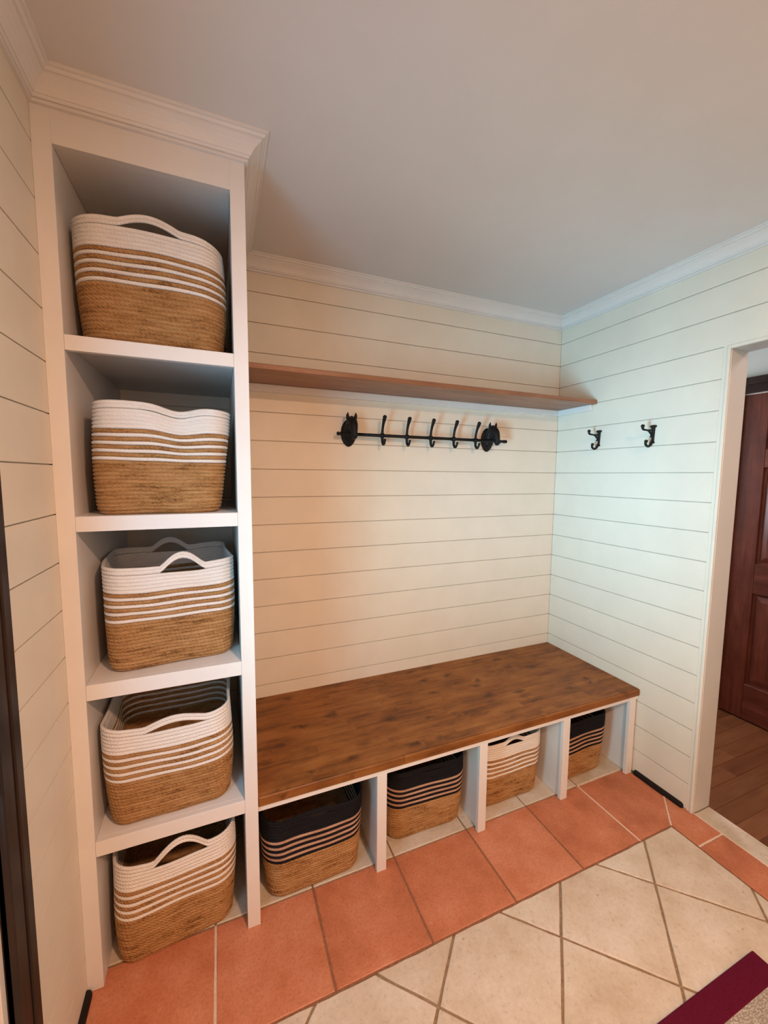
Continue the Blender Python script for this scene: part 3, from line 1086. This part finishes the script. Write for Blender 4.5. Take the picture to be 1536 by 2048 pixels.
def make_basket(label, loc, rz, group, dark=False, wb=.158, wt=.174, db=.165, dt=.185, rise=(.03, .02), bulge=.008, seed=1, hgt=1.0,
                rim=None, dent=0.0, hw=.066, rc=.058, hshift=0.0, lean=(0, 0)):
    """coiled basket. rim(sx, side): extra height of the upper rows (sx -1..1 across, side -1 front .. 1 back)"""
    r = np.random.default_rng(seed)
    root = thing('storage_basket', label, 'basket', loc, rz, group)
    rowh = ROWH * hgt
    ph = r.uniform(0, 6.28, 8)
    amp = r.uniform(.4, 1.0, 4) * .0022

    def centre(hf):
        """ring centre line at height fraction hf: (NP,3) points and normals"""
        e = hf ** .85
        a = wb + (wt - wb) * e
        b = db + (dt - db) * e
        pts, nor, tot = rr_path(a, b, rc * (.85 + .25 * hf))
        s = np.arange(NP) / NP * 2 * PI
        f = bulge * math.sin(PI * min(1, hf)) * (np.abs(np.cos(s)) ** 1.0 * .7 + .3)
        wob = amp[0] * np.sin(3 * s + ph[0] + 2 * hf) + amp[1] * np.sin(5 * s + ph[1] - 3 * hf) + amp[2] * np.sin(2 * s + ph[2] + 5 * hf)
        off = (f + wob * (.3 + hf))
        # bottom edge tucked under
        tuck = max(0, 1 - hf / .07)
        off = off - .010 * tuck ** 2
        if dent:
            x = pts[:, 0]
            fr = np.clip(-nor[:, 1], 0, 1)
            off = off - dent * fr * np.exp(-((x - .03) / .05) ** 2) * np.clip((hf - .72) / .28, 0, 1)
        p3 = np.zeros((NP, 3))
        p3[:, 0] = pts[:, 0] + nor[:, 0] * off + lean[0] * hf
        p3[:, 1] = pts[:, 1] + nor[:, 1] * off + lean[1] * hf
        z = np.full(NP, hf * ROWS * rowh)
        z += .0012 * np.sin(2 * s + ph[3]) * hf + .0010 * np.sin(7 * s + ph[4] + 9 * hf)
        if rim is not None:
            sx = p3[:, 0] / (wt + .01)
            sy = p3[:, 1] / (dt + .01)
            z += rim(sx, sy) * np.clip((hf - .25) / .75, 0, 1) ** 1.3
        p3[:, 2] = z
        return p3, nor, tot

    def lift(i):
        """handle arch: dz along the ring (front arch, back arch)"""
        _, _, tot = centre(1.0)
        s = (np.arange(NP) / NP * tot + tot / 2) % tot - tot / 2
        fr = np.clip(1 - ((s - hshift) / hw) ** 2, 0, 1) ** 1.25 * rise[0]
        s2 = (np.arange(NP) / NP * tot) - tot / 2
        bk = np.clip(1 - (s2 / hw) ** 2, 0, 1) ** 1.25 * rise[1]
        return fr + bk, np.abs(s - hshift) <= hw * 1.02, np.abs(s2) <= hw * 1.02

    TH = .0060
    prof_cache = {}

    def row_ring(row, t, side, up=None):
        """points at fraction t (0..1) of the coil row, outer (side=1) or inner (-1)"""
        hf = (row + t) / ROWS
        p, n, tot = centre(min(hf, 1.0))
        q = p.copy()
        w = TH * (math.sin(PI * min(max(t, .02), .98)) ** .62) * (1.0 if side > 0 else .7)
        q[:, :2] += n * (side * w)
        if side < 0:
            q[:, :2] += n * .0
        if up is not None:
            q[:, 2] += up
        return q, tot

    def shell(r0, r1, up=None, sel=None):
        """closed sweep of rows r0..r1-1; sel = index list for an open piece"""
        prof = []
        ts = (.02, .14, .34, .66, .86, .98)
        for row in range(r0, r1):
            for t in ts:
                prof.append((row, t, 1))
        for row in range(r1 - 1, r0 - 1, -1):
            for t in (.95, .5, .05):
                prof.append((row, t, -1))
        V, UV = [], []
        for row, t, sd in prof:
            q, tot = row_ring(row, t, sd, up)
            idx = (np.arange(NP) + NP // 2) % NP if sel is None else np.asarray(sel)
            closed = sel is None
            if closed:
                idx = np.append(idx, NP // 2)
            V.append(q[idx])
            uu = np.arange(len(idx)) / NP * tot if closed else ((idx + NP // 2) % NP) / NP * tot
            vv = np.full(len(idx), row + t + (0 if sd > 0 else 40))
            UV.append(np.stack([uu, vv], 1))
        V = np.concatenate(V)
        UV = np.concatenate(UV)
        nl = len(idx)
        npf = len(prof)
        i = np.arange(npf)[:, None]
        k = np.arange(nl - 1)[None, :]
        a = (i * nl + k)
        b = ((i + 1) % npf) * nl + k
        F = np.stack([a, a + 1, b + 1, b], -1).reshape(-1, 4)
        faces = [tuple(x) for x in F.tolist()]
        return V, faces, UV

    def merge(parts):
        V, Fc, U = [], [], []
        n = 0
        for v, f, u in parts:
            V.append(v)
            U.append(u)
            Fc += [tuple(x + n for x in t) for t in f]
            n += len(v)
        return np.concatenate(V), Fc, np.concatenate(U)

    soft = M['black_rope'] if dark else M['white_rope']
    between = M['pink_rope'] if dark else M['straw']
    # woven body with its base
    v, f, u = shell(0, 14)
    base, _, tot = centre(.02)
    n0 = len(v)
    bv = base.copy()
    bv[:, :2] *= .97
    bv[:, 2] = .004
    v = np.concatenate([v, bv])
    u = np.concatenate([u, np.stack([bv[:, 0] * 3, bv[:, 1] / .0107 + 60], 1)])
    f.append(tuple(range(n0, n0 + NP)))
    link_mesh('woven_body', v, f, M['straw'], root, True, u)
    row = 14
    for k in range(4):
        v, f, u = shell(row, row + 1)
        link_mesh('stripe', v, f, soft, root, True, u)
        v, f, u = shell(row + 1, row + 2)
        link_mesh('woven_row', v, f, between, root, True, u)
        row += 2
    # soft cotton band, rim outside the handles, and two handles lifted from the rim
    up, wf, wbk = lift(0)
    parts = [shell(22, 27)]
    ids = np.arange(NP)
    fi = [i for i in list(range(NP // 2, NP)) + list(range(0, NP // 2)) if wf[i]]
    bi = [i for i in ids if wbk[i]]
    # rim pieces run between the handles
    c1 = list(range(fi[-1], bi[0] + 1))
    c2 = list(range(bi[-1], (fi[0] if fi[0] > bi[-1] else fi[0] + NP) + 1))
    parts.append(shell(27, 29, up, [i % NP for i in c1]))
    parts.append(shell(27, 29, up, [i % NP for i in c2]))
    v, f, u = merge(parts)
    link_mesh('cotton_band', v, f, soft, root, True, u)
    for sel in (fi, bi):
        v, f, u = shell(27, 29, up, sel)
        link_mesh('handle', v, f, soft, root, True, u)
    return root


GT = 'striped baskets in the tall tower'
GB = 'striped baskets under the bench'
YC = .160   # half depth of a basket base
make_basket('striped basket in topmost cubby, bulging front, handle slit half open', (-2.086, -.598 + .176, 1.8569), .0, GT, seed=11, wb=.171, wt=.182, rise=(.020, .02), bulge=.012,
            rim=lambda x, y: -.010 * np.clip(x, 0, 1) ** 2 + .006 * (1 - x * x), hw=.075, rc=.07)
make_basket('striped basket in second cubby from top, front rim sagging inward, handle closed', (-2.091, -.592 + .165, 1.3924), .02, GT, seed=12, lean=(.016, 0), wb=.156, wt=.170, rise=(.0012, .01), bulge=.006, dent=.020,
            rim=lambda x, y: -.016 * np.exp(-((x - .30) / .28) ** 2) * (y < 0) - .008 * np.clip(x, 0, 1), rc=.05)
make_basket('striped basket in middle cubby with its front handle arched high', (-2.088, -.574 + .175, .9265), .11, GT, seed=13, wb=.165, wt=.176, rise=(.040, .034), bulge=.004,
            rim=lambda x, y: .010 * np.clip(np.abs(x) * 1.3 - .5, 0, 1), hw=.060, hshift=.030, rc=.05)
make_basket('striped basket in fourth cubby from top, soft front handle barely lifted', (-2.093, -.600 + .173, .4600), .02, GT, seed=14, wb=.160, wt=.174, rise=(.018, .02), bulge=.010,
            rim=lambda x, y: .012 * np.clip(np.abs(x) * 1.4 - .5, 0, 1), hw=.085, hshift=.020, rc=.055)
make_basket('striped basket on the floor in the lowest tower cubby, handle standing up', (-2.102, -.588 + .170, .0012), .09, GT, seed=15, wb=.160, wt=.170, rise=(.050, .02), bulge=.006, hgt=1.075,
            rim=lambda x, y: .012 * np.clip(np.abs(x) * 1.4 - .6, 0, 1), hw=.078, hshift=.015, rc=.055)
make_basket('black rimmed basket in bench cubby beside the white tower', (-1.640, -.572 + .172, .0012), .02, GB, True, seed=16, wb=.164, wt=.184, rise=(.004, .004), bulge=.006, rc=.06)
make_basket('black rimmed basket in second bench cubby, between a black and a white basket', (-1.147, -.525 + .172, .0012), -.02, GB, True, seed=17, wb=.166, wt=.182, rise=(.004, .004), bulge=.006, rc=.06)
make_basket('white rimmed striped basket under the bench, only white one there', (-.712, -.522 + .172, .0012), -.01, GB, seed=18, wb=.165, wt=.180, rise=(.020, .01), bulge=.006, hw=.055, rc=.06,
            rim=lambda x, y: .004 * np.clip(np.abs(x) * 1.4 - .5, 0, 1))
make_basket('black rimmed basket in bench cubby at corner of the white plank wall', (-.290, -.532 + .172, .0012), .02, GB, True, seed=19, wb=.163, wt=.176, rise=(.004, .004), bulge=.006, rc=.06)

# ------------------------------------------------------------------ rug
rx, ry = -.3978, -1.2957
rug = thing('rug', 'woven floor rug with wide burgundy border on the beige tiles', 'rug', (rx - .5, ry - .5, .0012))
Q0 = Vector((rx - .5, ry - .5, .0012))
bw = .0715
RL, RD = 1.55, 1.0
for a in ((rx - RL, rx, ry - bw, ry), (rx - RL, rx, ry - RD, ry - RD + bw), (rx - bw, rx, ry - RD + bw, ry - bw), (rx - RL, rx - RL + bw, ry - RD + bw, ry - bw)):
    MB().box(a[0] - Q0.x, a[1] - Q0.x, a[2] - Q0.y, a[3] - Q0.y, 0, .0105, .004).build('border_band', M['rug_border'], rug)
MB().box(rx - RL + bw * .9 - Q0.x, rx - bw * .9 - Q0.x, ry - RD + bw * .9 - Q0.y, ry - bw * .9 - Q0.y, 0, .0085, .001).build('woven_field', M['rug_field'], rug)
